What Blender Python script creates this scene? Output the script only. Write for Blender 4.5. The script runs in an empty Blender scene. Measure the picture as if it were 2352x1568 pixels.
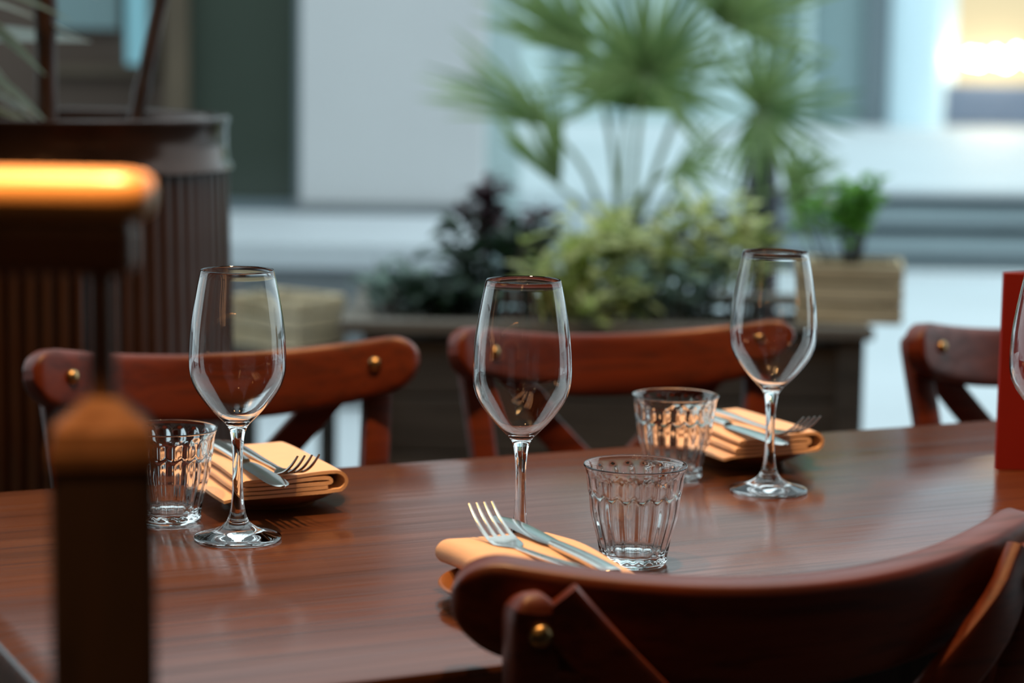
import bpy, bmesh, math, random
from mathutils import Vector, Matrix
random.seed(7)
PI = math.pi
scn = bpy.context.scene
COL = scn.collection

# ------------------------------------------------------------------ camera
CAM = Vector((0.0, 0.0, 1.16))
PITCH = math.atan(0.134)
ROLL = 0.0149
FPX = 5200.0
cam_d = bpy.data.cameras.new('camera')
cam = bpy.data.objects.new('camera', cam_d)
COL.objects.link(cam)
r0 = Vector((1, 0, 0)); u0 = Vector((0, math.sin(PITCH), math.cos(PITCH))); fw = Vector((0, math.cos(PITCH), -math.sin(PITCH)))
cr = r0 * math.cos(ROLL) + u0 * math.sin(ROLL)
cu = u0 * math.cos(ROLL) - r0 * math.sin(ROLL)
cam.matrix_world = Matrix(((cr.x, cu.x, -fw.x, CAM.x), (cr.y, cu.y, -fw.y, CAM.y), (cr.z, cu.z, -fw.z, CAM.z), (0, 0, 0, 1)))
cam_d.sensor_fit = 'HORIZONTAL'
cam_d.sensor_width = 22.3
cam_d.lens = FPX * 22.3 / 2352.0
cam_d.clip_start = 0.05
cam_d.clip_end = 200
cam_d.dof.use_dof = True
cam_d.dof.focus_distance = 1.83
cam_d.dof.aperture_fstop = 2.5
scn.camera = cam

# ------------------------------------------------------------------ view + world
scn.view_settings.view_transform = 'Standard'
scn.view_settings.look = 'None'
scn.view_settings.gamma = 1.0
scn.view_settings.use_curve_mapping = False
scn.view_settings.exposure = 0.0
scn.cycles.max_bounces = 9
scn.cycles.transmission_bounces = 9
scn.cycles.glossy_bounces = 4
scn.cycles.diffuse_bounces = 2
scn.cycles.transparent_max_bounces = 8
scn.cycles.sample_clamp_indirect = 20.0
scn.cycles.adaptive_threshold = 0.02

world = bpy.data.worlds.new('sky')
scn.world = world
world.use_nodes = True
bg = world.node_tree.nodes['Background']
bg.inputs[0].default_value = (0.77, 0.94, 1.0, 1)
bg.inputs[1].default_value = 1.55

WARM = (1.0, 0.55, 0.22)
def lamp(name, loc, energy, radius=0.03, color=WARM, kind='POINT', aim=None, size=1.0, blend=0.5):
    d = bpy.data.lights.new(name, kind)
    d.energy = energy; d.color = color; d.shadow_soft_size = radius
    o = bpy.data.objects.new(name, d); COL.objects.link(o); o.location = loc
    if kind == 'SPOT':
        d.spot_size = size; d.spot_blend = blend
        o.rotation_euler = (Vector(aim) - Vector(loc)).to_track_quat('-Z', 'Y').to_euler()
    return o
# the restaurant's own warm lamps: ceiling downlights over the table and the handrail
lamp('downlight', (0.20, 1.70, 3.1), 165, 0.05, kind='SPOT', aim=(0.25, 2.3, 0.75), size=1.3, blend=0.8)
lamp('downlight', (-0.45, 1.60, 3.1), 110, 0.05, kind='SPOT', aim=(-0.25, 2.25, 0.75), size=1.2, blend=0.8)
lamp('downlight', (-0.28, 0.77, 2.8), 950, 0.03, kind='SPOT', aim=(-0.28, 0.99, 1.09), size=0.17, blend=0.4)
# strings of little warm bulbs hanging from the ceiling over and behind the photographer
for k in range(8):
    lamp('string_bulb', (-0.22 + 0.015 * k, -0.35, 1.75 + 0.14 * k), 0.4, 0.011)
for k in range(12):
    lamp('string_bulb', (random.uniform(-1.5, 1.6), random.uniform(-1.2, 1.1), random.uniform(2.3, 2.9)), 0.6, 0.013)

# ------------------------------------------------------------------ materials
MATS = {}
def new_mat(name):
    m = bpy.data.materials.new(name); m.use_nodes = True
    MATS[name] = m
    return m, m.node_tree.nodes, m.node_tree.links, m.node_tree.nodes['Principled BSDF']
def plain(name, col, rough=0.5, metal=0.0, var=0.12, scale=8.0, spec=None, coat=0.0, bump=0.0, bscale=40.0):
    m, N, L, P = new_mat(name)
    tc = N.new('ShaderNodeTexCoord'); nz = N.new('ShaderNodeTexNoise')
    nz.inputs['Scale'].default_value = scale; nz.inputs['Detail'].default_value = 4
    L.new(tc.outputs['Object'], nz.inputs['Vector'])
    rp = N.new('ShaderNodeValToRGB')
    rp.color_ramp.elements[0].position = 0.3; rp.color_ramp.elements[1].position = 0.7
    rp.color_ramp.elements[0].color = (*[c * (1 - var) for c in col], 1)
    rp.color_ramp.elements[1].color = (*[min(1, c * (1 + var)) for c in col], 1)
    L.new(nz.outputs['Fac'], rp.inputs['Fac']); L.new(rp.outputs['Color'], P.inputs['Base Color'])
    P.inputs['Roughness'].default_value = rough; P.inputs['Metallic'].default_value = metal
    if spec is not None: P.inputs['Specular IOR Level'].default_value = spec
    if coat: P.inputs['Coat Weight'].default_value = coat; P.inputs['Coat Roughness'].default_value = 0.15
    if bump:
        n2 = N.new('ShaderNodeTexNoise'); n2.inputs['Scale'].default_value = bscale
        L.new(tc.outputs['Object'], n2.inputs['Vector'])
        b = N.new('ShaderNodeBump'); b.inputs['Strength'].default_value = bump; b.inputs['Distance'].default_value = 0.002
        L.new(n2.outputs['Fac'], b.inputs['Height']); L.new(b.outputs['Normal'], P.inputs['Normal'])
    return m
def wood(name, dark, mid, light, stretch=(1.2, 26, 26), rough=0.35, coat=0.0, rvar=0.1, fine=3.0, bump=0.15):
    m, N, L, P = new_mat(name)
    tc = N.new('ShaderNodeTexCoord')
    mp = N.new('ShaderNodeMapping'); mp.inputs['Scale'].default_value = stretch
    L.new(tc.outputs['Object'], mp.inputs['Vector'])
    n1 = N.new('ShaderNodeTexNoise'); n1.inputs['Scale'].default_value = 1.0; n1.inputs['Detail'].default_value = 6; n1.inputs['Roughness'].default_value = 0.62; n1.inputs['Distortion'].default_value = 0.6
    L.new(mp.outputs['Vector'], n1.inputs['Vector'])
    rp = N.new('ShaderNodeValToRGB'); cr_ = rp.color_ramp
    cr_.elements[0].position = 0.30; cr_.elements[0].color = (*dark, 1)
    cr_.elements[1].position = 0.72; cr_.elements[1].color = (*light, 1)
    e = cr_.elements.new(0.47); e.color = (*mid, 1)
    L.new(n1.outputs['Fac'], rp.inputs['Fac'])
    mp2 = N.new('ShaderNodeMapping'); mp2.inputs['Scale'].default_value = tuple(s * fine * 2.2 if i else s * fine * 0.9 for i, s in enumerate(stretch))
    L.new(tc.outputs['Object'], mp2.inputs['Vector'])
    n2 = N.new('ShaderNodeTexNoise'); n2.inputs['Scale'].default_value = 1.0; n2.inputs['Detail'].default_value = 3
    L.new(mp2.outputs['Vector'], n2.inputs['Vector'])
    rp2 = N.new('ShaderNodeValToRGB'); rp2.color_ramp.elements[0].position = 0.32; rp2.color_ramp.elements[1].position = 0.5
    rp2.color_ramp.elements[0].color = (0.45, 0.42, 0.4, 1); rp2.color_ramp.elements[1].color = (1, 1, 1, 1)
    L.new(n2.outputs['Fac'], rp2.inputs['Fac'])
    mx = N.new('ShaderNodeMix'); mx.data_type = 'RGBA'; mx.blend_type = 'MULTIPLY'; mx.inputs['Factor'].default_value = 0.75
    L.new(rp.outputs['Color'], mx.inputs['A']); L.new(rp2.outputs['Color'], mx.inputs['B'])
    L.new(mx.outputs['Result'], P.inputs['Base Color'])
    mr = N.new('ShaderNodeMapRange'); mr.inputs['To Min'].default_value = rough + rvar; mr.inputs['To Max'].default_value = rough - rvar
    mr.inputs['From Min'].default_value = 0.35; mr.inputs['From Max'].default_value = 0.65
    L.new(n2.outputs['Fac'], mr.inputs['Value']); L.new(mr.outputs['Result'], P.inputs['Roughness'])
    if coat: P.inputs['Coat Weight'].default_value = coat; P.inputs['Coat Roughness'].default_value = 0.12
    if bump:
        b = N.new('ShaderNodeBump'); b.inputs['Strength'].default_value = bump; b.inputs['Distance'].default_value = 0.0008
        L.new(n2.outputs['Fac'], b.inputs['Height']); L.new(b.outputs['Normal'], P.inputs['Normal'])
    return m
def glass(name, col=(1, 1, 1), ior=1.46, rough=0.0):
    m, N, L, P = new_mat(name)
    P.inputs['Base Color'].default_value = (*col, 1)
    P.inputs['Transmission Weight'].default_value = 1.0
    P.inputs['Roughness'].default_value = rough
    P.inputs['IOR'].default_value = ior
    return m
def emit(name, col, strength):
    m, N, L, P = new_mat(name)
    P.inputs['Base Color'].default_value = (*[c * 0.1 for c in col], 1)
    P.inputs['Emission Color'].default_value = (*col, 1)
    P.inputs['Emission Strength'].default_value = strength
    return m
def leafmat(name, c1, c2, rough=0.35, trans=0.25):
    m, N, L, P = new_mat(name)
    oi = N.new('ShaderNodeObjectInfo')
    rp = N.new('ShaderNodeValToRGB')
    rp.color_ramp.elements[0].color = (*c1, 1); rp.color_ramp.elements[1].color = (*c2, 1)
    L.new(oi.outputs['Random'], rp.inputs['Fac']); L.new(rp.outputs['Color'], P.inputs['Base Color'])
    P.inputs['Roughness'].default_value = rough
    tr = N.new('ShaderNodeBsdfTranslucent'); L.new(rp.outputs['Color'], tr.inputs['Color'])
    mx = N.new('ShaderNodeMixShader'); mx.inputs[0].default_value = trans
    L.new(P.outputs[0], mx.inputs[1]); L.new(tr.outputs[0], mx.inputs[2])
    L.new(mx.outputs[0], N['Material Output'].inputs['Surface'])
    return m

M_TABLE = wood('table_wood', (0.075, 0.026, 0.012), (0.115, 0.040, 0.018), (0.155, 0.057, 0.026), stretch=(1.6, 34, 34), rough=0.19, rvar=0.05, fine=2.4, bump=0.10)
M_CHAIR = wood('chair_wood', (0.070, 0.011, 0.0035), (0.125, 0.021, 0.006), (0.170, 0.032, 0.009), stretch=(2.0, 30, 30), rough=0.42, rvar=0.05, fine=2.0, bump=0.04)
M_SEAT = wood('seat_wood', (0.10, 0.02, 0.008), (0.16, 0.035, 0.012), (0.22, 0.05, 0.02), stretch=(2, 20, 20), rough=0.28, rvar=0.05)
M_BRASS = plain('aged_brass', (0.45, 0.30, 0.14), 0.32, 1.0, 0.15, 60)
M_GLASS = glass('clear_glass', (0.985, 0.99, 0.985), 1.47)
M_TUMB = glass('tempered_glass', (0.97, 0.98, 0.975), 1.47)
M_PLATE = plain('terracotta_glaze', (0.30, 0.115, 0.035), 0.30, 0, 0.18, 25)
M_NAPKIN = plain('peach_cloth', (0.92, 0.60, 0.40), 0.9, 0, 0.03, 30, spec=0.1, bump=0.25, bscale=900)
M_STEEL = plain('steel', (0.62, 0.60, 0.56), 0.19, 1.0, 0.04, 60)
M_MENU = plain('red_card', (0.30, 0.012, 0.008), 0.5, 0, 0.06, 12)
M_MENUIN = plain('cream_paper', (0.7, 0.62, 0.5), 0.7, 0, 0.04, 12)
M_RAIL = wood('handrail_wood', (0.50, 0.22, 0.07), (0.62, 0.31, 0.11), (0.70, 0.38, 0.15), stretch=(2, 25, 25), rough=0.35)
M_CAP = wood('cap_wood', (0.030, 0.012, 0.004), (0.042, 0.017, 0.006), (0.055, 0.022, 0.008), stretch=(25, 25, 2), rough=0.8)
M_ROD = wood('rod_wood', (0.09, 0.034, 0.011), (0.12, 0.046, 0.016), (0.15, 0.058, 0.022), stretch=(25, 25, 2), rough=0.5)
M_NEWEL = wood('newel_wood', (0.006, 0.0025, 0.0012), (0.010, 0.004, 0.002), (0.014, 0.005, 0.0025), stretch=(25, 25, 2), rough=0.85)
M_POST = wood('post_wood', (0.018, 0.006, 0.003), (0.030, 0.010, 0.004), (0.045, 0.016, 0.007), stretch=(25, 25, 2), rough=0.55)
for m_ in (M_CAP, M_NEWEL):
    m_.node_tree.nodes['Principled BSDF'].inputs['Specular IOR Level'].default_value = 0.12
M_BARREL = wood('barrel_wood', (0.015, 0.006, 0.003), (0.031, 0.012, 0.006), (0.050, 0.020, 0.010), stretch=(30, 30, 2.0), rough=0.45)
M_BAND = plain('dark_bronze_band', (0.045, 0.026, 0.020), 0.20, 0.6, 0.25, 14)
M_SOIL = plain('soil', (0.025, 0.018, 0.013), 0.95, 0, 0.4, 30, bump=0.8)
M_TRUNK = wood('trunk_bark', (0.010, 0.004, 0.003), (0.024, 0.009, 0.005), (0.045, 0.017, 0.010), stretch=(40, 40, 3), rough=0.5)
M_CRATE = wood('pale_crate_wood', (0.70, 0.52, 0.30), (0.84, 0.66, 0.41), (0.90, 0.75, 0.52), stretch=(3, 26, 26), rough=0.7)
M_TROUGH = wood('weathered_board', (0.045, 0.039, 0.034), (0.075, 0.065, 0.056), (0.11, 0.095, 0.08), stretch=(2, 22, 22), rough=0.7)
M_TRIM = wood('weathered_rim', (0.12, 0.10, 0.08), (0.19, 0.16, 0.13), (0.27, 0.23, 0.18), stretch=(2, 22, 22), rough=0.7)
M_STONE = plain('pale_stone', (0.56, 0.60, 0.63), 0.55, 0, 0.08, 1.4, bump=0.2)
M_PLASTER = plain('grey_plaster', (0.60, 0.605, 0.61), 0.8, 0, 0.05, 0.8, bump=0.1)
M_CONC = plain('grey_concrete', (0.19, 0.205, 0.215), 0.75, 0, 0.12, 2.0, bump=0.3)
M_PAVE = plain('pale_paving', (0.66, 0.71, 0.74), 0.5, 0, 0.06, 0.9)
M_STEP = plain('slate_step', (0.27, 0.335, 0.36), 0.5, 0, 0.10, 1.5)
M_FLOORIN = wood('dark_floorboards', (0.012, 0.007, 0.005), (0.020, 0.011, 0.007), (0.030, 0.017, 0.010), stretch=(1, 9, 9), rough=0.85)
M_DARKWALL = plain('dark_plaster', (0.085, 0.055, 0.04), 0.8, 0, 0.15, 1.0)
M_CEIL = plain('brown_ceiling', (0.10, 0.065, 0.045), 0.8, 0, 0.12, 1.0)
M_DGLASS = plain('dark_green_window', (0.055, 0.070, 0.055), 0.22, 0, 0.15, 0.7)
M_BFRAME = plain('brown_frame', (0.10, 0.072, 0.045), 0.5, 0, 0.15, 3)
M_TEALPANE = plain('pale_teal_cladding', (0.52, 0.66, 0.66), 0.4, 0, 0.06, 0.5)
M_GREYPANE = plain('grey_teal_cladding', (0.22, 0.32, 0.33), 0.35, 0, 0.08, 0.4)
M_COLUMN = plain('pale_blue_column', (0.66, 0.83, 0.90), 0.4, 0, 0.04, 0.4)
M_MULL = plain('slate_mullion', (0.15, 0.19, 0.21), 0.4, 0, 0.08, 0.6)
M_SHOP = emit('lit_shop_window', (1.0, 0.84, 0.50), 0.72)
M_BULB = emit('warm_bulb_glow', (1.0, 0.85, 0.62), 45.0)
M_SILL = plain('blue_grey_sill', (0.15, 0.19, 0.27), 0.5, 0, 0.1, 1)
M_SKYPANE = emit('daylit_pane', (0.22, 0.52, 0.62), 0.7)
M_BLACK = plain('black_metal', (0.025, 0.026, 0.032), 0.35, 0.2, 0.2, 5)
M_LEAF_Y = leafmat('variegated_leaf', (0.38, 0.48, 0.10), (0.88, 0.86, 0.45), 0.30, 0.4)
M_LEAF_D = leafmat('dark_green_leaf', (0.012, 0.030, 0.018), (0.045, 0.085, 0.045), 0.35, 0.15)
M_LEAF_P = leafmat('plum_leaf', (0.05, 0.018, 0.030), (0.11, 0.05, 0.06), 0.4, 0.2)
M_LEAF_S = leafmat('silver_green_leaf', (0.10, 0.17, 0.13), (0.24, 0.34, 0.28), 0.35, 0.2)
M_LEAF_G = leafmat('fresh_green_leaf', (0.10, 0.30, 0.03), (0.25, 0.52, 0.09), 0.35, 0.45)
M_PALM = leafmat('palm_leaflet', (0.11, 0.21, 0.06), (0.34, 0.46, 0.18), 0.22, 0.4)
M_PALMSTEM = plain('palm_stem', (0.16, 0.22, 0.06), 0.5, 0, 0.2, 10)
M_STRAP = leafmat('grey_strap_leaf', (0.30, 0.38, 0.28), (0.66, 0.68, 0.68), 0.3, 0.3)
M_TWIG = plain('twig', (0.06, 0.05, 0.025), 0.7, 0, 0.2, 20)

# ------------------------------------------------------------------ mesh helpers
def link(name, me, mat, parent=None, loc=None, rot=None):
    o = bpy.data.objects.new(name, me)
    COL.objects.link(o)
    if mat and not me.materials: me.materials.append(mat)
    if parent: o.parent = parent
    if loc is not None: o.location = loc
    if rot is not None: o.rotation_euler = rot
    return o
def mesh(name, V, Fc, smooth=True, sharp=None):
    me = bpy.data.meshes.new(name)
    me.from_pydata([tuple(v) for v in V], [], Fc)
    bm = bmesh.new(); bm.from_mesh(me)
    bmesh.ops.recalc_face_normals(bm, faces=bm.faces)
    if sharp is not None:
        for e in bm.edges:
            if len(e.link_faces) == 2 and e.calc_face_angle(0) > math.radians(sharp): e.smooth = False
    for f in bm.faces: f.smooth = smooth
    bm.to_mesh(me); bm.free()
    return me
def boxmesh(name, x0, x1, y0, y1, z0, z1, bev=0.0, seg=2):
    bm = bmesh.new()
    bmesh.ops.create_cube(bm, size=1)
    for v in bm.verts:
        v.co = Vector((x0 + (v.co.x + .5) * (x1 - x0), y0 + (v.co.y + .5) * (y1 - y0), z0 + (v.co.z + .5) * (z1 - z0)))
    if bev:
        bmesh.ops.bevel(bm, geom=list(bm.edges), offset=bev, segments=seg, affect='EDGES', profile=0.5)
    me = bpy.data.meshes.new(name); bm.to_mesh(me); bm.free()
    return me
def box(name, x0, x1, y0, y1, z0, z1, mat, parent=None, bev=0.0, seg=2, loc=None, rot=None):
    return link(name, boxmesh(name, x0, x1, y0, y1, z0, z1, bev, seg), mat, parent, loc, rot)
def catmull(P, n):
    P = [Vector(p) for p in P]; out = []
    for i in range(len(P) - 1):
        a = P[i - 1] if i else P[0] * 2 - P[1]
        b, c = P[i], P[i + 1]
        d = P[i + 2] if i + 2 < len(P) else P[-1] * 2 - P[-2]
        for k in range(n):
            t = k / n
            out.append(0.5 * ((2 * b) + (c - a) * t + (2 * a - 5 * b + 4 * c - d) * t * t + (3 * b - a - 3 * c + d) * t ** 3))
    out.append(P[-1]); return out
def lathe(prof, n=48):
    V, Fc, rings = [], [], []
    for r, z in prof:
        if r < 1e-6:
            rings.append([len(V)]); V.append((0, 0, z))
        else:
            rings.append(list(range(len(V), len(V) + n)))
            for k in range(n):
                a = 2 * PI * k / n; V.append((r * math.cos(a), r * math.sin(a), z))
    for A, B in zip(rings, rings[1:]):
        for k in range(n):
            k2 = (k + 1) % n
            if len(A) == 1 and len(B) == 1: continue
            if len(A) == 1: Fc.append((A[0], B[k], B[k2]))
            elif len(B) == 1: Fc.append((A[k], B[0], A[k2]))
            else: Fc.append((A[k], A[k2], B[k2], B[k]))
    return V, Fc
def rrect(w, h, r, n=3):
    pts = []
    for cx, cy, a0 in ((w / 2 - r, h / 2 - r, 0), (-w / 2 + r, h / 2 - r, PI / 2), (-w / 2 + r, -h / 2 + r, PI), (w / 2 - r, -h / 2 + r, 1.5 * PI)):
        for k in range(n + 1):
            a = a0 + PI / 2 * k / n; pts.append((cx + r * math.cos(a), cy + r * math.sin(a)))
    return pts
def circ(r, n=10): return [(r * math.cos(2 * PI * k / n), r * math.sin(2 * PI * k / n)) for k in range(n)]
def sweep(path, sect, up=(0, 0, 1), scales=None, cap=True):
    path = [Vector(p) for p in path]; up = Vector(up)
    V, Fc = [], []; m = len(sect)
    for i, p in enumerate(path):
        t = (path[min(i + 1, len(path) - 1)] - path[max(i - 1, 0)]).normalized()
        s = t.cross(up)
        s = s.normalized() if s.length > 1e-5 else Vector((1, 0, 0))
        w = s.cross(t).normalized()
        sc = scales[i] if scales else 1.0
        if not isinstance(sc, (tuple, list)): sc = (sc, sc)
        for a, b in sect: V.append(p + s * a * sc[0] + w * b * sc[1])
    for i in range(len(path) - 1):
        for k in range(m):
            k2 = (k + 1) % m
            Fc.append((i * m + k, i * m + k2, (i + 1) * m + k2, (i + 1) * m + k))
    if cap:
        Fc.append(tuple(range(m - 1, -1, -1))); o = (len(path) - 1) * m; Fc.append(tuple(range(o, o + m)))
    return V, Fc
def join(*parts):
    V, Fc = [], []
    for v, f in parts:
        o = len(V); V += [tuple(p) for p in v]; Fc += [tuple(i + o for i in g) for g in f]
    return V, Fc
def empty(name, loc=(0, 0, 0), rz=0.0):
    o = bpy.data.objects.new(name, None); COL.objects.link(o)
    o.location = loc; o.rotation_euler = (0, 0, rz); o.empty_display_size = 0.05
    return o
def tag(o, label, cat, group=None, kind=None):
    o['label'] = label; o['category'] = cat
    if group: o['group'] = group
    if kind: o['kind'] = kind
    return o
def struct(o, label=None):
    o['kind'] = 'structure'
    if label: o['label'] = label
    return o
def copy_tree(o, parent=None):
    c = o.copy(); COL.objects.link(c)
    if parent: c.parent = parent
    for ch in list(o.children): copy_tree(ch, c)
    return c

# ================================================================== THE SETTING
struct(box('floor', -6, 6, -3.6, 5.2, -0.1, 0, M_FLOORIN), 'dark interior floor under the dining tables')
pave = struct(box('pavement', -12, 16, 5.2, 11.6, -0.12, -0.005, M_PAVE), 'pale paving outside beyond the chairs')
struct(box('ceiling', -6, 6, -3.6, 2.35, 3.15, 3.3, M_CEIL), 'dark ceiling over the dining area')
struct(box('wall_back', -6, 6, -3.75, -3.6, 0, 3.15, M_DARKWALL), 'dark wall behind the diners')
struct(box('wall_right', 6, 6.15, -3.6, 2.6, 0, 3.15, M_DARKWALL), 'dark side wall')
struct(box('wall_left', -6.15, -6, -3.6, 2.6, 0, 3.15, M_DARKWALL), 'dark side wall')

# low stone ledge and the building on it, at the left
ledge = struct(empty('stone_ledge', (0, 7.0, 0)), 'grey concrete base wall with a pale stone top')
box('ledge_wall', -7, -0.12, 0.04, 1.25, 0, 0.44, M_CONC, ledge)
for k in range(6):
    x1 = -0.10 - k * 1.15
    box('coping_slab', x1 - 1.142, x1, 0.0, 1.25, 0.44, 0.52, M_STONE, ledge, bev=0.006)
bl = struct(empty('wall_front', (0, 8.2, 0)), 'pale grey plaster wall standing on the stone ledge')
box('plaster_panel', -0.775, -0.11, 0, 0.4, 0.52, 5.0, M_PLASTER, bl, bev=0.01)
box('plinth', -0.80, -0.09, -0.03, 0.4, 0.52, 0.56, M_CONC, bl)
box('panel_return', -0.11, 0.02, 0.40, 9.5, 0.0, 5.0, M_TEALPANE, bl)
w1 = struct(empty('window_1', (0, 8.25, 0)), 'tall dark green glass window beside the grey wall')
box('pane', -1.19, -0.775, 0.03, 0.06, 0.54, 4.6, M_DGLASS, w1)
box('frame', -0.80, -0.77, 0, 0.08, 0.52, 4.6, M_MULL, w1)
box('frame', -1.27, -1.185, -0.02, 0.10, 0.52, 4.6, M_BFRAME, w1)
box('frame', -1.19, -0.775, -0.01, 0.08, 0.52, 0.56, M_MULL, w1)
box('frame', -1.27, -0.775, 0, 0.08, 4.6, 4.7, M_MULL, w1)
w2 = struct(empty('window_2', (0, 8.6, 0)), 'dark shopfront opening behind the barrel planter')
box('back_panel', -4.5, -1.27, 0.05, 0.1, 0.0, 4.6, M_DARKWALL, w2)
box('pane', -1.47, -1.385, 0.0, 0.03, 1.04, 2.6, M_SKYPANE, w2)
box('pane', -1.78, -1.50, 0.0, 0.03, 1.17, 2.6, M_GREYPANE, w2)
box('frame', -1.80, -1.36, 0.0, 0.05, 1.00, 1.03, M_BFRAME, w2)
box('frame', -1.385, -1.36, -0.02, 0.05, 1.03, 2.6, M_BFRAME, w2)
struct(box('wall_upper', -7, 0.02, 8.3, 8.6, 4.6, 5.4, M_PLASTER), 'plaster wall above the windows')

# steps up to a plaza, then a pale building with a lit shop window
st = struct(empty('steps', (0, 11.6, 0)), 'wide grey steps leading up to a pale plaza')
H3 = [0.125, 0.25, 0.375]
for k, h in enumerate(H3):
    box('step', 1.25, 16, 0.34 * k, 0.34 * (k + 1) if k < 2 else 0.9, h - 0.125, h - 0.035, M_STEP, st)
    box('nosing_shadow', 1.25, 16, 0.34 * k - 0.034, 0.34 * k + 0.02, h - 0.062, h - 0.036, M_BLACK, st)  # dark strip added as the shadow line under each tread's nosing
    box('tread', 1.25, 16, 0.34 * k - 0.03, 0.34 * (k + 1) + 0.01 if k < 2 else 0.9, h - 0.035, h, M_STONE if k == 2 else M_STEP, st, bev=0.008)
box('cheek_wall', -0.2, 1.25, 0.0, 0.9, -0.1, 0.375, M_PAVE, st)
struct(box('plaza', -12, 16, 12.5, 22.2, 0.2, 0.375, M_PAVE), 'pale plaza paving above the steps')
fac = struct(empty('wall_far', (0, 22.0, 0)), 'pale teal building front across the plaza')
box('cladding', -8, 2.3, 0, 0.4, 0.37, 9, M_TEALPANE, fac)
box('cladding', 2.3, 3.40, 0.05, 0.4, 0.37, 9, M_GREYPANE, fac)
for x in (0.35, 0.95, 1.6, 2.3, 2.75): box('mullion', x, x + 0.09, -0.05, 0.05, 0.37, 9, M_GREYPANE if x < 2.3 else M_TEALPANE, fac)
box('mullion', 3.36, 3.58, -0.10, 0.1, 0.37, 9, M_MULL, fac)
colV, colF = lathe([(0, 0), (0.27, 0), (0.27, 8.6), (0, 8.6)], 24)
link('column', mesh('column', colV, colF, True, 40), M_COLUMN, fac, (3.84, -0.15, 0.375))
box('cladding', 3.6, 4.2, 0.2, 0.4, 0.37, 9, M_COLUMN, fac)
box('sill', 4.05, 8.0, -0.05, 0.4, 0.40, 0.78, M_SILL, fac, bev=0.01)
box('base', 4.05, 8.0, 0.0, 0.4, 0.36, 0.42, M_STONE, fac)
w3 = struct(empty('window_3', (0, 22.1, 0)), 'warmly lit shop window across the plaza')
box('pane', 4.22, 8.0, 0.05, 0.1, 0.78, 3.2, M_SHOP, w3)
box('frame', 4.16, 4.24, -0.02, 0.1, 0.78, 3.2, M_COLUMN, w3)
box('frame', 4.16, 8.0, -0.02, 0.1, 3.2, 9, M_COLUMN, w3)
bV, bF = lathe([(0, -0.05), (0.03, -0.042), (0.05, -0.01), (0.045, 0.025), (0.02, 0.05), (0.015, 0.075), (0, 0.08)], 12)
bme = mesh('bulb', bV, bF)
for k, (x, z) in enumerate(((4.36, 1.02), (4.44, 1.01), (4.60, 1.03), (4.70, 1.00), (4.80, 1.06), (4.95, 1.02))):
    b = link('window_bulb', bme, M_BULB, None, (x, 21.9, z))
    tag(b, 'small glowing bulb in the far shop window, %s from the left' % ('first', 'second', 'third', 'fourth', 'fifth', 'sixth')[k], 'bulb', 'bulbs in the far shop window')

# ================================================================== DINING TABLE
TA = math.radians(25.6)
T = Vector((math.cos(TA), math.sin(TA), 0)); Nn = Vector((-math.sin(TA), math.cos(TA), 0))
TZ = 0.75
# far-left corner, near-left corner
FL = Vector((-0.563, 1.947, 0)); DEPTH = 0.684; LEN = 1.62
torig = FL - Nn * DEPTH * 0.5 + T * LEN * 0.5
table = empty('dining_table', (torig.x, torig.y, 0), TA)
tag(table, 'long dark brown wooden dining table in the middle with glossy grained top', 'table')
def rounded_slab(hx, hy, rc, z0, z1, br=0.006, n=8):
    out = []
    for sx, sy, a0 in ((1, 1, 0), (-1, 1, PI / 2), (-1, -1, PI), (1, -1, 1.5 * PI)):
        for k in range(n + 1):
            a = a0 + PI / 2 * k / n; out.append((sx * (hx - rc), sy * (hy - rc), math.cos(a), math.sin(a)))
    rows = []
    for off, z in ((-br, z0), (-br * .3, z0 + br * .3), (0, z0 + br), (0, z1 - br), (-br * .3, z1 - br * .3), (-br, z1)):
        rows.append([(cx + (rc + off) * ca, cy + (rc + off) * sa, z) for cx, cy, ca, sa in out])
    V = [p for r in rows for p in r]; m = len(out); Fc = []
    for i in range(len(rows) - 1):
        for k in range(m): Fc.append((i * m + k, i * m + (k + 1) % m, (i + 1) * m + (k + 1) % m, (i + 1) * m + k))
    Fc.append(tuple(range(m))); o = (len(rows) - 1) * m; Fc.append(tuple(range(o, o + m)))
    return V, Fc
V, Fc = rounded_slab(LEN / 2, DEPTH / 2, 0.05, TZ - 0.032, TZ)
link('tabletop', mesh('tabletop', V, Fc, True, 35), M_TABLE, table)
for s in (-1, 1):
    box('apron', -LEN / 2 + 0.13, LEN / 2 - 0.13, s * (DEPTH / 2 - 0.09) - 0.011, s * (DEPTH / 2 - 0.09) + 0.011, TZ - 0.10, TZ - 0.032, M_POST, table)
    box('apron', s * (LEN / 2 - 0.13) - 0.011, s * (LEN / 2 - 0.13) + 0.011, -DEPTH / 2 + 0.1, DEPTH / 2 - 0.1, TZ - 0.10, TZ - 0.032, M_POST, table)
legme = boxmesh('leg', -0.028, 0.028, -0.028, 0.028, 0, TZ - 0.032, 0.005)
for sx in (-1, 1):
    for sy in (-1, 1):
        link('leg', legme, M_POST, table, (sx * (LEN / 2 - 0.13), sy * (DEPTH / 2 - 0.09), 0))

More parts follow.
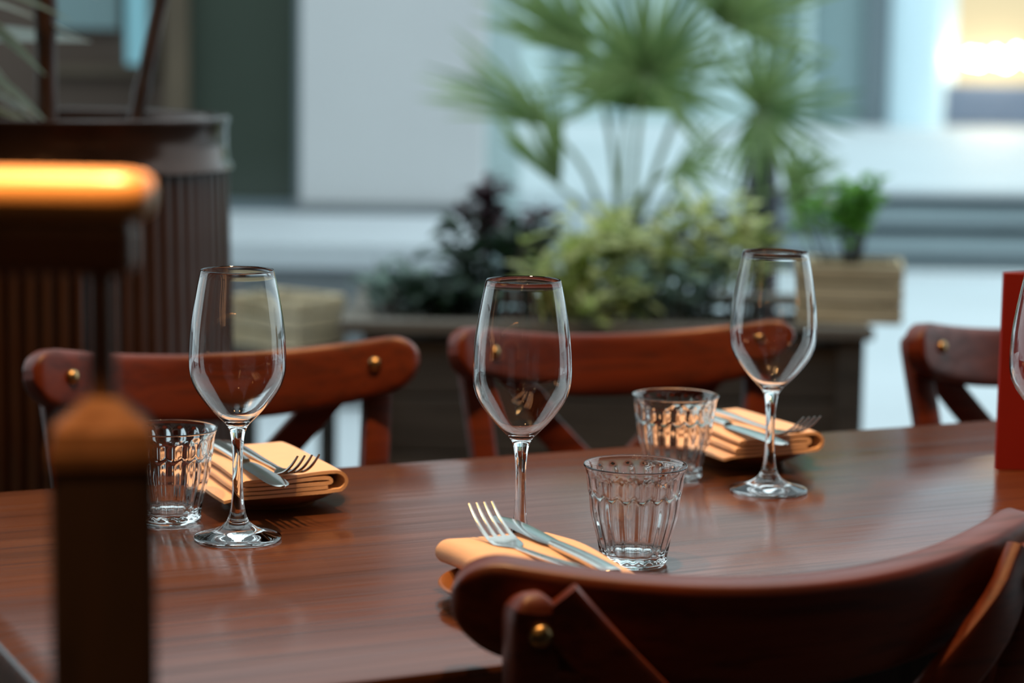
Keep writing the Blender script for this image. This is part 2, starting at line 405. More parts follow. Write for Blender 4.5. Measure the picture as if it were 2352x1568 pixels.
# ================================================================== CHAIRS
def rail_xyz(u):
    x = 0.2186 * u; y = 0.238 - 0.0649 * u * u; zt = 0.8066 + 0.0248 * u * u
    return x, y, zt
def crest_rail():
    V, Fc = [], []; nu = 56; sect = rrect(1, 1, 0.18, 3); th = 0.026
    us = [math.sin(-PI / 2 + PI * i / nu) for i in range(nu + 1)]
    us = [max(-0.998, min(0.998, u)) for u in us]
    for u in us:
        x, y, zt = rail_xyz(u)
        h = 0.074 - 0.014 * u * u
        zc = zt - h / 2
        a = abs(u)
        f = 1.0 if a < 0.86 else math.sqrt(max(0.0, 1 - ((a - 0.86) / 0.14) ** 2))
        hh = max(h * f, 0.002); tt = th * (0.45 + 0.55 * min(1, f * 1.6))
        dx = 0.2186; dy = -0.1298 * u; L = math.hypot(dx, dy); nx, ny = -dy / L, dx / L
        for p, q in sect:
            z = zc + q * hh
            V.append((x + nx * p * tt, y + ny * p * tt + (z - 0.77) * 0.14, z - 0.14 * p * tt))
    m = len(sect)
    for i in range(nu):
        for k in range(m): Fc.append((i * m + k, i * m + (k + 1) % m, (i + 1) * m + (k + 1) % m, (i + 1) * m + k))
    Fc.append(tuple(range(m))); Fc.append(tuple(range(nu * m, nu * m + m)))
    return mesh('crest_rail', V, Fc, True, 50)
CH = {}
CH['rail'] = crest_rail()
def back_post(s):
    P = catmull([(s * 0.19, 0.265, 0.0), (s * 0.168, 0.205, 0.25), (s * 0.155, 0.172, 0.45), (s * 0.169, 0.192, 0.63), (s * 0.1845, 0.220, 0.780), (s * 0.186, 0.2235, 0.800), (s * 0.1865, 0.225, 0.81)], 5)
    n = len(P); sc = [1.0] * n
    for i, p in enumerate(P):
        if p.z > 0.792: sc[i] = max(0.25, math.sqrt(max(0.02, 1 - ((p.z - 0.792) / 0.0185) ** 2)))
        elif p.z < 0.4: sc[i] = 0.8 + 0.2 * p.z / 0.4
    V, Fc = sweep(P, rrect(0.031, 0.026, 0.006, 2), (0, 1, 0), sc)
    return mesh('back_post', V, Fc, True, 45)
CH['postL'] = back_post(-1); CH['postR'] = back_post(1)
def brace(s):
    P = catmull([(s * 0.174, 0.229, 0.803), (s * 0.124, 0.244, 0.742), (0, 0.238 + s * 0.007, 0.612), (-s * 0.11, 0.200, 0.505), (-s * 0.148, 0.182, 0.464)], 5)
    V, Fc = sweep(P, rrect(0.013, 0.036, 0.004, 2), (0, 0.0, 1), None)
    return mesh('cross_brace', V, Fc, True, 45)
CH['brA'] = brace(1); CH['brB'] = brace(-1)
dome = lathe([(0, 0.006), (0.003, 0.0057), (0.006, 0.0045), (0.0078, 0.002), (0.0083, 0.0), (0, -0.001)], 16)
CH['bolt'] = mesh('bolt', *dome)
def seat():
    V = []; n = 48; rows = [(0.90, 0.435), (0.99, 0.438), (1.0, 0.448), (0.985, 0.458), (0.90, 0.460), (0.5, 0.452), (0.12, 0.449)]
    out = []
    for k in range(n):
        a = 2 * PI * k / n; c, s_ = math.cos(a), math.sin(a)
        e = 2 / 3.4
        x = math.copysign(abs(c) ** e, c) * 0.205; y = math.copysign(abs(s_) ** e, s_) * 0.20
        x *= 1.0 - 0.09 * (y / 0.2)
        out.append((x, y))
    Fc = []
    for f, z in rows:
        for x, y in out: V.append((x * f, y * f - 0.01, z))
    for i in range(len(rows) - 1):
        for k in range(n): Fc.append((i * n + k, i * n + (k + 1) % n, (i + 1) * n + (k + 1) % n, (i + 1) * n + k))
    Fc.append(tuple(range(n))); o = (len(rows) - 1) * n; Fc.append(tuple(range(o, o + n)))
    return mesh('seat', V, Fc, True, 60)
CH['seat'] = seat()
def front_leg(s):
    P = [(s * 0.185, -0.185, 0), (s * 0.178, -0.175, 0.2), (s * 0.168, -0.165, 0.437)]
    V, Fc = sweep(catmull(P, 4), circ(0.017, 10), (0, 1, 0), [0.75 + 0.03 * i for i in range(9)])
    return mesh('front_leg', V, Fc, True, 50)
CH['flL'] = front_leg(-1); CH['flR'] = front_leg(1)
def rod(a, b, r): return sweep([a, b], circ(r, 8), (0, 0, 1) if abs(a[2] - b[2]) < .1 else (0, 1, 0))
CH['strS'] = mesh('stretcher', *rod((0.178, -0.175, 0.2), (0.171, 0.215, 0.22), 0.008), True, 50)
CH['strS2'] = mesh('stretcher', *rod((-0.178, -0.175, 0.2), (-0.171, 0.215, 0.22), 0.008), True, 50)
CH['strF'] = mesh('stretcher', *rod((-0.176, -0.17, 0.25), (0.176, -0.17, 0.25), 0.008), True, 50)
def make_chair(loc, rz, label):
    c = empty('dining_chair', loc, rz)
    tag(c, label, 'chair', 'cross-back wooden chairs around the table')
    cr_o = link('crest_rail', CH['rail'], M_CHAIR, c)
    posts = {-1: link('back_post', CH['postL'], M_CHAIR, c), 1: link('back_post', CH['postR'], M_CHAIR, c)}
    link('cross_brace', CH['brA'], M_CHAIR, c); link('cross_brace', CH['brB'], M_CHAIR, c)
    link('seat', CH['seat'], M_SEAT, c)
    for k in ('flL', 'flR'): link('front_leg', CH[k], M_CHAIR, c)
    for k in ('strS', 'strS2', 'strF'): link('stretcher', CH[k], M_CHAIR, c)
    for s in (-1, 1):
        u = s * 0.80; x, y, zt = rail_xyz(u)
        dx = 0.2186; dy = -0.1298 * u; L = math.hypot(dx, dy); nx, ny = -dy / L, dx / L
        z = 0.794
        f = link('bolt', CH['bolt'], M_BRASS, cr_o, (x - nx * 0.013, y - ny * 0.013 + 0.003, z + 0.0018)); f['label'] = 'round brass bolt head'
        f.rotation_euler = Vector((-nx, -ny, 0.14)).to_track_quat('Z', 'Y').to_euler()
        f = link('bolt', CH['bolt'], M_BRASS, posts[s], (s * 0.1855, 0.2355, 0.784)); f['label'] = 'round brass bolt head'
        f.rotation_euler = Vector((0, 1, -0.15)).to_track_quat('Z', 'Y').to_euler()
    return c
make_chair((0.0934, 1.710, 0), math.radians(205.05), 'reddish brown cross-back chair in the foreground, seen from behind').scale = (1.063, 1.063, 1.0)
make_chair((-0.239, 2.2728, 0), math.radians(22.3), 'reddish brown cross-back chair across the table behind the leftmost wine glass')
make_chair((0.1938, 2.4935, 0), math.radians(17.8), 'reddish brown cross-back chair across the table behind the middle wine glass')
make_chair((0.7532, 2.6218, 0), math.radians(24.0), 'reddish brown cross-back chair at the far right, partly behind the red menu card')

# ================================================================== GLASSWARE
op = [(0, 0.0012), (0.020, 0.0006), (0.0335, 0.0), (0.0353, 0.0010), (0.0357, 0.0022), (0.0345, 0.0034), (0.028, 0.0052), (0.0195, 0.0080), (0.0125, 0.0120), (0.0085, 0.0168), (0.0064, 0.0235)]
stem = [(0.0064, 0.0235), (0.0050, 0.034), (0.0043, 0.050), (0.0043, 0.068), (0.0050, 0.081), (0.0063, 0.0895)]
bowl_o = [(0.0063, 0.0895), (0.0078, 0.0930), (0.0103, 0.0965), (0.0135, 0.0996), (0.0213, 0.1076), (0.0288, 0.1168), (0.0353, 0.1270), (0.0386, 0.1375), (0.0394, 0.1480), (0.0392, 0.1560), (0.0382, 0.1716), (0.0361, 0.1874), (0.0333, 0.2035), (0.0299, 0.2205)]
bowl_i = [(0.0297, 0.2209), (0.0294, 0.2205), (0.0328, 0.2035), (0.0356, 0.1874), (0.0377, 0.1716), (0.0387, 0.1560), (0.0389, 0.1480), (0.0380, 0.1378), (0.0346, 0.1274), (0.0279, 0.1172), (0.0203, 0.1081), (0.0120, 0.1003), (0.0050, 0.0968), (0, 0.0960)]
def sm(P, n=3):
    return [(max(0, v.x), v.y) for v in catmull([(a, b, 0) for a, b in P], n)]
G_foot = mesh('foot', *lathe(sm(op), 72)); G_stem = mesh('stem', *lathe(sm(stem), 72)); G_bowl = mesh('bowl', *lathe(sm(bowl_o) + sm(bowl_i), 72))
for me_ in (G_foot, G_stem, G_bowl):      # outward normals for the open-ended pieces
    bm = bmesh.new(); bm.from_mesh(me_)
    bm.normal_update()
    f = max(bm.faces, key=lambda q: math.hypot(q.calc_center_median().x, q.calc_center_median().y))
    c = f.calc_center_median()
    if f.normal.dot(Vector((c.x, c.y, 0))) < 0: bmesh.ops.reverse_faces(bm, faces=bm.faces)
    bm.to_mesh(me_); bm.free()
def wine_glass(x, y, label):
    g = empty('wine_glass', (x, y, TZ))
    tag(g, label, 'wine glass', 'empty wine glasses on the table')
    link('foot', G_foot, M_GLASS, g); link('stem', G_stem, M_GLASS, g); link('bowl', G_bowl, M_GLASS, g)
    return g
wine_glass(-0.2222, 1.816, 'empty stemmed wine glass nearest the left, in front of the left place setting')
wine_glass(0.0085, 1.772, 'empty stemmed wine glass in the middle of the picture, behind the near place setting')
wine_glass(0.238, 2.048, 'empty stemmed wine glass right of the far tumbler, before the right place setting')
wine_glass(0.4585, 1.885, 'empty wine glass cut off by the right edge, in front of the red menu card')

NF = 18
def tumbler_mesh():
    prof = catmull([(0.0245, 0, 0), (0.0266, 0.003, 0), (0.0273, 0.008, 0), (0.0302, 0.022, 0), (0.0337, 0.035, 0), (0.0354, 0.0425, 0), (0.0366, 0.0545, 0), (0.0374, 0.062, 0), (0.0381, 0.0685, 0), (0.0394, 0.0755, 0), (0.0410, 0.0792, 0)], 6)
    na = NF * 8; V, Fc = [], []
    def fac(a):
        d = (a % (2 * PI / NF)) - PI / NF
        return math.cos(PI / NF) / math.cos(d) , math.cos(NF * a)
    ss = lambda t: max(0, min(1, t)) ** 2 * (3 - 2 * max(0, min(1, t)))
    rows = 0
    for p in prof:
        R, z = p.x, p.y
        for k in range(na):
            a = 2 * PI * k / na; pf, cw = fac(a)
            mid = -cw                                  # +1 at facet middle, -1 at ridge
            zs = 0.0580 + 0.0016 * (-mid)              # scalloped line between upper and lower flutes
            lo = ss((z - 0.003) / 0.006) * ss((zs - z) / 0.0018)
            zu = 0.0735 + 0.0020 * mid
            up = ss((z - zs) / 0.0018) * ss((zu - z) / 0.0035)
            r = R
            r -= lo * (0.0013 * (0.5 + 0.5 * mid) + 0.0004)
            r -= up * 0.0010 * (0.5 + 0.5 * mid)
            r += up * 0.0003
            V.append((r * math.cos(a), r * math.sin(a), z))
        rows += 1
    inner = catmull([(0.0406, 0.0800, 0), (0.0398, 0.0797, 0), (0.0380, 0.0755, 0), (0.0363, 0.0685, 0), (0.0346, 0.0580, 0), (0.0334, 0.0465, 0), (0.0312, 0.0350, 0), (0.0275, 0.0220, 0), (0.0242, 0.0120, 0), (0.0205, 0.0088, 0), (0.0100, 0.0078, 0)], 4)
    for p in inner:
        for k in range(na):
            a = 2 * PI * k / na; V.append((p.x * math.cos(a), p.x * math.sin(a), p.y))
        rows += 1
    for i in range(rows - 1):
        for k in range(na): Fc.append((i * na + k, i * na + (k + 1) % na, (i + 1) * na + (k + 1) % na, (i + 1) * na + k))
    c = len(V); V.append((0, 0, 0.0075))
    o = (rows - 1) * na
    for k in range(na): Fc.append((o + k, o + (k + 1) % na, c))
    ring = list(range(na)); 
    b0 = len(V)
    for k in range(na):
        a = 2 * PI * k / na; V.append((0.0195 * math.cos(a), 0.0195 * math.sin(a), 0.0012))
    for k in range(na): Fc.append((k, (k + 1) % na, b0 + (k + 1) % na, b0 + k))
    c = len(V); V.append((0, 0, 0.0018))
    for k in range(na): Fc.append((b0 + k, b0 + (k + 1) % na, c))
    return mesh('tumbler', V, Fc, True)
TM = tumbler_mesh()
def tumbler(x, y, rz, label):
    o = link('water_tumbler', TM, M_TUMB, None, (x, y, TZ), (0, 0, rz))
    tag(o, label, 'tumbler', 'faceted water tumblers on the table')
tumbler(0.0985, 1.750, 0.1, 'faceted clear tumbler nearest the camera, behind the foreground chair rail')
tumbler(0.1545, 2.105, 0.35, 'faceted clear tumbler beside the far right place setting')
tumbler(-0.2885, 1.884, 0.6, 'faceted clear tumbler at the left, half hidden by the wooden post')

# ================================================================== PLACE SETTINGS
PL = mesh('plate', *lathe(sm([(0, 0.0030), (0.030, 0.0030), (0.036, 0.0), (0.041, 0.0), (0.043, 0.0030), (0.054, 0.0070), (0.064, 0.0125), (0.0695, 0.0163), (0.0702, 0.0178), (0.0690, 0.0187), (0.0670, 0.0181), (0.061, 0.0144), (0.052, 0.0098), (0.042, 0.0075), (0.020, 0.0066), (0, 0.0066)], 2), 64))
def napkin_mesh():
    path = [(0.064, 0.0018), (0.03, 0.0017), (-0.02, 0.0017), (-0.034, 0.0022)]
    for k in range(1, 8):
        a = -PI / 2 - PI * k / 8; path.append((-0.037 + 0.0100 * math.cos(a), 0.0100 + 0.0080 * math.sin(a)))
    path += [(-0.034, 0.0180), (-0.005, 0.0176), (0.040, 0.0168), (0.0462, 0.0152), (0.040, 0.0136), (-0.003, 0.0136), (-0.029, 0.0132), (-0.0335, 0.0108), (-0.029, 0.0088), (0.0, 0.0092), (0.044, 0.0094), (0.0500, 0.0076), (0.044, 0.0058), (0.0, 0.0054), (-0.03, 0.0056)]
    P = catmull([(a, b, 0) for a, b in path], 3)
    th = 0.0014; L, R = [], []
    for i, p in enumerate(P):
        t = (P[min(i + 1, len(P) - 1)] - P[max(i - 1, 0)]).normalized(); n = Vector((-t.y, t.x, 0))
        L.append(p + n * th); R.append(p - n * th)
    prof = L + R[::-1]; m = len(prof); V, Fc = [], []
    ny = 14; rnd = random.Random(3)
    for j in range(ny + 1):
        y = -0.076 + 0.152 * j / ny
        for p in prof:
            x, z = p.x, p.y
            hfac = z / 0.019
            yy = y + 0.004 * hfac * (1 if y > 0 else -1) * math.sin(x * 60)
            z2 = z * (1 + 0.05 * math.sin(y * 45 + x * 20)) - 0.16 * max(0, abs(x - 0.0) - 0.050) * (1 if x > 0 else 0)
            z2 += 0.0012 * math.cos(y * 30) - 0.012 * max(0, abs(y) - 0.068)
            V.append((x + 0.0015 * math.sin(y * 38), yy, z2))
    for j in range(ny):
        for k in range(m): Fc.append((j * m + k, j * m + (k + 1) % m, (j + 1) * m + (k + 1) % m, (j + 1) * m + k))
    n2 = len(P)
    for j in (0, ny):
        o = j * m
        for k in range(n2 - 1): Fc.append((o + k, o + k + 1, o + m - 2 - k, o + m - 1 - k))
    return mesh('napkin', V, Fc, True, 60)
NAP = napkin_mesh()
# knife: y is its length, tip at +y
def knife_parts():
    hp = catmull([(0, -0.105, 0.0), (0, -0.098, 0.001), (0, -0.06, 0.0015), (0, -0.02, 0.0005), (0, -0.005, 0)], 5)
    n = len(hp); sc = []
    for i in range(n):
        t = i / (n - 1)
        w = 0.35 + 0.65 * min(1, t * 7) if t < 0.15 else 1.05 - 0.35 * t
        sc.append((w, 0.6 + 0.4 * min(1, t * 6)))
    Vh, Fh = sweep(hp, rrect(0.0135, 0.0062, 0.0028, 3), (0, 0, 1), sc)
    bl_ = [(-0.010, 0.0040), (0.0, 0.0075), (0.008, 0.0090), (0.03, 0.0096), (0.06, 0.0100), (0.08, 0.0100), (0.092, 0.0088), (0.099, 0.0062), (0.1025, 0.0028), (0.1035, 0.0006)]
    V, Fc = [], []
    for y, w in [(p.x, p.y) for p in catmull([(a, b, 0) for a, b in bl_], 3)]:
        z = -0.00025 * (y > 0.06) * (y - 0.06) * 100
        for dx, dz in ((-w * 0.9, 0.0004), (-w * 0.5, 0.0011), (0.0, 0.0013), (w * 0.6, 0.0007), (w, 0.0), (w * 0.6, -0.0007), (0, -0.0012), (-w * 0.5, -0.0011)): V.append((dx, y, z + dz))
    m = 8; nr = len(V) // m
    for i in range(nr - 1):
        for k in range(m): Fc.append((i * m + k, i * m + (k + 1) % m, (i + 1) * m + (k + 1) % m, (i + 1) * m + k))
    Fc.append(tuple(range(m))); Fc.append(tuple(range((nr - 1) * m, nr * m)))
    return mesh('knife_handle', Vh, Fh, True, 50), mesh('blade', V, Fc, True, 40)
KH, KB = knife_parts()
def fork_parts():
    zf = lambda y: 0.004 * math.exp(-((y + 0.06) / 0.05) ** 2) + (0.0 if y < 0.045 else 9.0 * (y - 0.045) ** 2)
    P = [Vector((0, y, zf(y))) for y in [-0.105 + 0.167 * i / 30 for i in range(31)]]
    sc = []
    for p in P:
        y = p.y
        if y < -0.098: w = 0.55 + (y + 0.105) / 0.007 * 0.4
        elif y < 0.02: w = 0.95 - 0.5 * (y + 0.098) / 0.118
        elif y < 0.034: w = 0.45 + 0.05 * (y - 0.02) / 0.014
        else: w = 0.50 + 1.35 * math.sin(min(1, (y - 0.034) / 0.018) * PI / 2)
        sc.append((w, 1.0 if y < 0.02 else 0.75))
    Vh, Fh = sweep(P, rrect(0.0130, 0.0026, 0.0012, 2), (0, 0, 1), sc)
    tines = []
    for k in range(4):
        x = -0.0102 + 0.0068 * k
        tp = [Vector((x * (1 - 0.05 * i / 8), 0.058 + 0.037 * i / 8, zf(0.058 + 0.037 * i / 8))) for i in range(9)]
        V, Fc = sweep(tp, rrect(0.0034, 0.0020, 0.0008, 2), (0, 0, 1), [(1 - 0.45 * (i / 8) ** 2, 1 - 0.4 * (i / 8)) for i in range(9)])
        tines.append(mesh('tine', V, Fc, True, 50))
    return mesh('fork_handle', Vh, Fh, True, 60), tines
FH, FT = fork_parts()
def place_setting(x, y, rz, where, kx=0.030, ky=0.022, fx=-0.004, fy=0.012):
    base = Matrix.Translation((x, y, TZ)) @ Matrix.Rotation(rz, 4, 'Z')
    def at(px, py, pz): v = base @ Vector((px, py, pz)); return (v.x, v.y, v.z)
    p = link('side_plate', PL, M_PLATE, None, at(0, 0, 0), (0, 0, rz)); tag(p, 'small brown glazed plate ' + where, 'plate', 'plates with napkins on the table')
    n = link('napkin', NAP, M_NAPKIN, None, at(0.002, 0.0, 0.0190), (0, 0, rz)); tag(n, 'folded peach orange napkin on the plate ' + where, 'napkin', 'folded napkins on plates')
    k = empty('table_knife', at(kx, ky, 0.0415), rz - 0.03); tag(k, 'steel table knife on the napkin ' + where, 'knife', 'table knives on napkins')
    link('knife_handle', KH, M_STEEL, k); link('blade', KB, M_STEEL, k)
    f = empty('table_fork', at(fx, fy, 0.0402), rz + 0.05); tag(f, 'steel fork, tines up, on the napkin ' + where, 'fork', 'forks on napkins')
    link('fork_handle', FH, M_STEEL, f)
    for t in FT: link('tine', t, M_STEEL, f)
place_setting(-0.214, 1.974, TA + PI, 'behind the leftmost wine glass', 0.032, 0.034, 0.014, 0.030)
place_setting(0.229, 2.205, TA + PI, 'behind the right wine glass', 0.034, 0.034, 0.006, 0.030)
place_setting(0.019, 1.610, TA, 'hidden behind the foreground chair rail', 0.022, 0.018, -0.004, -0.018)
place_setting(0.484, 1.733, TA, 'at the right edge of the picture')

# red menu card, folded and standing
mc = empty('menu_card', (0.473, 2.172, TZ), 0)
tag(mc, 'plain red folded menu card standing on the table at the right edge', 'menu card')
def leaf_panel(ang):
    return boxmesh('cover', 0, 0.145, -0.0012, 0.0012, 0, 0.193, 0.0005, 1)
link('cover', leaf_panel(0), M_MENU, mc, (0, 0, 0), (0, 0, math.radians(-3)))
link('cover', leaf_panel(0), M_MENU, mc, (0, 0.003, 0), (0, 0, math.radians(32)))
link('inner_sheet', boxmesh('inner_sheet', 0.004, 0.139, -0.0004, 0.0004, 0.004, 0.188), M_MENUIN, mc, (0.001, 0.0022, 0), (0, 0, math.radians(10)))

# ================================================================== FOREGROUND HANDRAIL AND POST
hr = empty('handrail_post', (-0.183, 1.0, 0))
tag(hr, 'blurred dark square wooden post with slim rod carrying a lit handrail, foreground left', 'handrail')
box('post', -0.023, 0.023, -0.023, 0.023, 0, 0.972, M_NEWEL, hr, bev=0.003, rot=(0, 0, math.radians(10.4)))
capV, capF = [], []
for h, z in ((0.0235, 0.970), (0.0235, 0.976), (0.0215, 0.986), (0.012, 0.994), (0.0075, 0.999)):
    for sx, sy in ((1, 1), (-1, 1), (-1, -1), (1, -1)): capV.append((sx * h, sy * h, z))
for i in range(4):
    for k in range(4): capF.append((i * 4 + k, i * 4 + (k + 1) % 4, i * 4 + 4 + (k + 1) % 4, i * 4 + 4 + k))
capF += [(3, 2, 1, 0), (16, 17, 18, 19)]
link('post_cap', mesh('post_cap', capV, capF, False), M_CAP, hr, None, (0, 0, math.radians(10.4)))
link('rod', mesh('rod', *lathe([(0, 0.99), (0.0065, 0.99), (0.0065, 1.056), (0, 1.056)], 16), True, 40), M_ROD, hr)
box('rail_plate', -0.75, 0.016, -0.011, 0.011, 1.053, 1.078, M_ROD, hr, bev=0.006, seg=3)
rp = [(-0.85 + 0.0, 0, 1.0885)] + [(-0.85 + 0.85 * i / 8, 0, 1.0885) for i in range(1, 9)]
endp = [(0.008, 0, 1.0885), (0.014, 0, 1.0885), (0.019, 0, 1.0885), (0.0225, 0, 1.0885), (0.024, 0, 1.0885)]
link('handrail', mesh('handrail', *sweep(rp + endp, rrect(0.034, 0.0225, 0.0095, 5), (0, 0, 1), [1] * 9 + [1, 0.97, 0.88, 0.68, 0.35]), True, 60), M_RAIL, hr)

# ================================================================== BARREL PLANTER, LEFT
BX, BY, BR = -0.665, 3.25, 0.250
bp = empty('barrel_planter', (BX, BY, 0))
tag(bp, 'tall round dark slatted wooden barrel planter with a smooth rim band', 'planter')
nst = 72
stV, stF = [], []
w = 2 * PI * 0.248 / nst
for z, rr in ((0.0, 0.262), (0.5, 0.258), (0.98, 0.248)):
    for a, b in ((-0.40, -0.020), (-0.40, 0.0), (-0.25, 0.005), (0.25, 0.005), (0.40, 0.0), (0.40, -0.020)): stV.append((rr + b, a * w * rr / 0.248, z))
for i in range(2):
    for k in range(6): stF.append((i * 6 + k, i * 6 + (k + 1) % 6, i * 6 + 6 + (k + 1) % 6, i * 6 + 6 + k))
stF += [(5, 4, 3, 2, 1, 0), (12, 13, 14, 15, 16, 17)]
stave = mesh('stave', stV, stF, False)
for k in range(nst): link('stave', stave, M_BARREL, bp, (0, 0, 0), (0, 0, 2 * PI * k / nst))
link('liner', mesh('liner', *lathe([(0, 0.02), (0.236, 0.02), (0.236, 0.96), (0.22, 0.96), (0.22, 0.9), (0, 0.9)], 48), True, 30), M_BLACK, bp)
link('rim_band', mesh('rim_band', *lathe([(0.236, 0.968), (0.252, 0.965), (0.2585, 0.968), (0.2585, 0.974), (0.2535, 0.979), (0.2515, 1.0), (0.2515, 1.030), (0.2545, 1.034), (0.2545, 1.041), (0.250, 1.044), (0.236, 1.043), (0.232, 1.038), (0.232, 0.968), (0.236, 0.968)], 96), True, 50), M_BAND, bp)
link('soil', mesh('soil', *lathe([(0, 1.000), (0.1, 1.004), (0.2, 0.998), (0.233, 0.99), (0.233, 0.95), (0, 0.95)], 32)), M_SOIL, bp)
# cane plant growing in it
cp = empty('cane_palm', (BX, BY, 0.99))
tag(cp, 'cane palm with a dark brown ringed stem growing in the barrel planter', 'plant')
def cane(p0, p1, r):
    P = [Vector(p0).lerp(Vector(p1), i / 24) for i in range(25)]
    return sweep(P, circ(r, 12), (0, 1, 0), [1.16 if i % 8 == 5 else 1.0 for i in range(25)])
tr = link('cane', mesh('cane', *cane((0.020, -0.12, 0.0), (0.020, -0.12, 0.95), 0.0145)), M_TRUNK, cp)
link('cane', mesh('cane', *cane((0.105, 0.05, 0.0), (0.185, 0.10, 0.42), 0.0115)), M_TRUNK, cp)
def strap(L, wd, droop, n=6):
    V, Fc = [], []
    for i in range(n + 1):
        t = i / n; wi = wd * (math.sin(PI * min(1, 0.12 + 0.88 * t)) ** 0.7) * 0.5 + 0.0008
        x = L * t; z = -droop * t * t
        V += [(x, -wi, z + wi * 0.35), (x, 0, z), (x, wi, z + wi * 0.35)]
    for i in range(n):
        for k in range(2): Fc.append((i * 3 + k, i * 3 + k + 1, i * 3 + 4 + k, i * 3 + 3 + k))
    return V, Fc
sb = [mesh('strap_leaf', *strap(0.34, 0.034, d)) for d in (0.05, 0.10, 0.15)]
link('cane', mesh('cane', *cane((-0.20, -0.06, 0.0), (-0.27, -0.10, 0.50), 0.012)), M_TRUNK, cp)
for k, (zb, el, yy) in enumerate(((0.10, 0.10, -0.16), (0.13, 0.32, -0.14), (0.155, 0.22, -0.17), (0.18, 0.35, -0.13), (0.205, 0.28, -0.15), (0.24, 0.30, -0.12), (0.27, 0.12, -0.16), (0.22, -0.10, -0.10), (0.25, -0.25, -0.12), (0.15, -0.12, -0.08), (0.29, 0.36, -0.15), (0.33, 0.45, -0.12))):
    link('strap_leaf', sb[k % 3], M_STRAP, cp, (-0.262, yy + 0.03, zb), (random.uniform(-0.9, -0.2), el, random.uniform(-0.16, 0.10)))

# ================================================================== TROUGH, CRATES, SHRUBS
tg = empty('planter_trough', (0.17, 4.3, 0))
tag(tg, 'long weathered dark wooden planter trough standing outside behind the table', 'planter')
for k in range(5):
    z0 = 0.03 + k * 0.112
    box('board', -0.45, 0.50, 0.0, 0.022, z0, z0 + 0.107, M_TROUGH, tg, bev=0.003)
    box('board', -0.45, 0.50, 0.52, 0.542, z0, z0 + 0.107, M_TROUGH, tg, bev=0.003)
    for x in (-0.45, 0.478): box('board', x, x + 0.022, 0.022, 0.52, z0, z0 + 0.107, M_TROUGH, tg, bev=0.003)
for x in (-0.455, 0.455):
    for y in (-0.012, 0.50): box('corner_post', x, x + 0.05, y, y + 0.05, 0.0, 0.60, M_TROUGH, tg, bev=0.004)
box('rim', -0.50, 0.52, -0.025, 0.035, 0.598, 0.622, M_TRIM, tg, bev=0.004)
box('rim', -0.50, 0.52, 0.505, 0.565, 0.598, 0.622, M_TRIM, tg, bev=0.004)
for x in (-0.50, 0.46): box('rim', x, x + 0.06, 0.035, 0.505, 0.5985, 0.6215, M_TRIM, tg, bev=0.004)
box('soil', -0.428, 0.478, 0.022, 0.52, 0.10, 0.575, M_SOIL, tg)

def crate(x, y, z, rz, w, d, h, label, rows=3):
    c = empty('wooden_crate', (x, y, z), rz); tag(c, label, 'crate', 'pale wooden crates outside')
    sh = h / rows
    for k in range(rows):
        a, b = k * sh + 0.002, (k + 1) * sh - 0.003
        box('slat', -w / 2, w / 2, -d / 2, -d / 2 + 0.009, a, b, M_CRATE, c, bev=0.002)
        box('slat', -w / 2, w / 2, d / 2 - 0.009, d / 2, a, b, M_CRATE, c, bev=0.002)
        for s in (-1, 1): box('slat', s * (w / 2) - (0.009 if s > 0 else 0), s * (w / 2) + (0.009 if s < 0 else 0), -d / 2 + 0.009, d / 2 - 0.009, a, b, M_CRATE, c, bev=0.002)
    for sx in (-1, 1):
        for sy in (-1, 1): box('corner_post', sx * (w / 2 - 0.020) - 0.010, sx * (w / 2 - 0.020) + 0.010, sy * (d / 2 - 0.020) - 0.010, sy * (d / 2 - 0.020) + 0.010, 0, h - 0.004, M_CRATE, c)
    box('base', -w / 2 + 0.009, w / 2 - 0.009, -d / 2 + 0.009, d / 2 - 0.009, 0, 0.01, M_CRATE, c)
    box('soil', -w / 2 + 0.01, w / 2 - 0.01, -d / 2 + 0.01, d / 2 - 0.01, 0.01, h * 0.82, M_SOIL, c)
    return c
crate(0.668, 4.42, 0.622, math.radians(-8), 0.19, 0.17, 0.118, 'pale wooden crate with a green herb on the right end of the trough')
stool = empty('crate_stand', (-0.47, 4.7, 0)); tag(stool, 'dark slatted stand under the pale crate behind the left wine glass', 'stand')
for sx in (-1, 1):
    for sy in (-1, 1): box('leg', sx * 0.085 - 0.012, sx * 0.085 + 0.012, sy * 0.075 - 0.012, sy * 0.075 + 0.012, 0, 0.50, M_TROUGH, stool)
for k in range(4): box('top_slat', -0.11, 0.11, -0.095 + k * 0.049, -0.053 + k * 0.049, 0.50, 0.516, M_TROUGH, stool, bev=0.002)
crate(-0.470, 4.70, 0.516, math.radians(-34), 0.19, 0.15, 0.11, 'pale wooden crate on a stand seen through the leftmost wine glass')

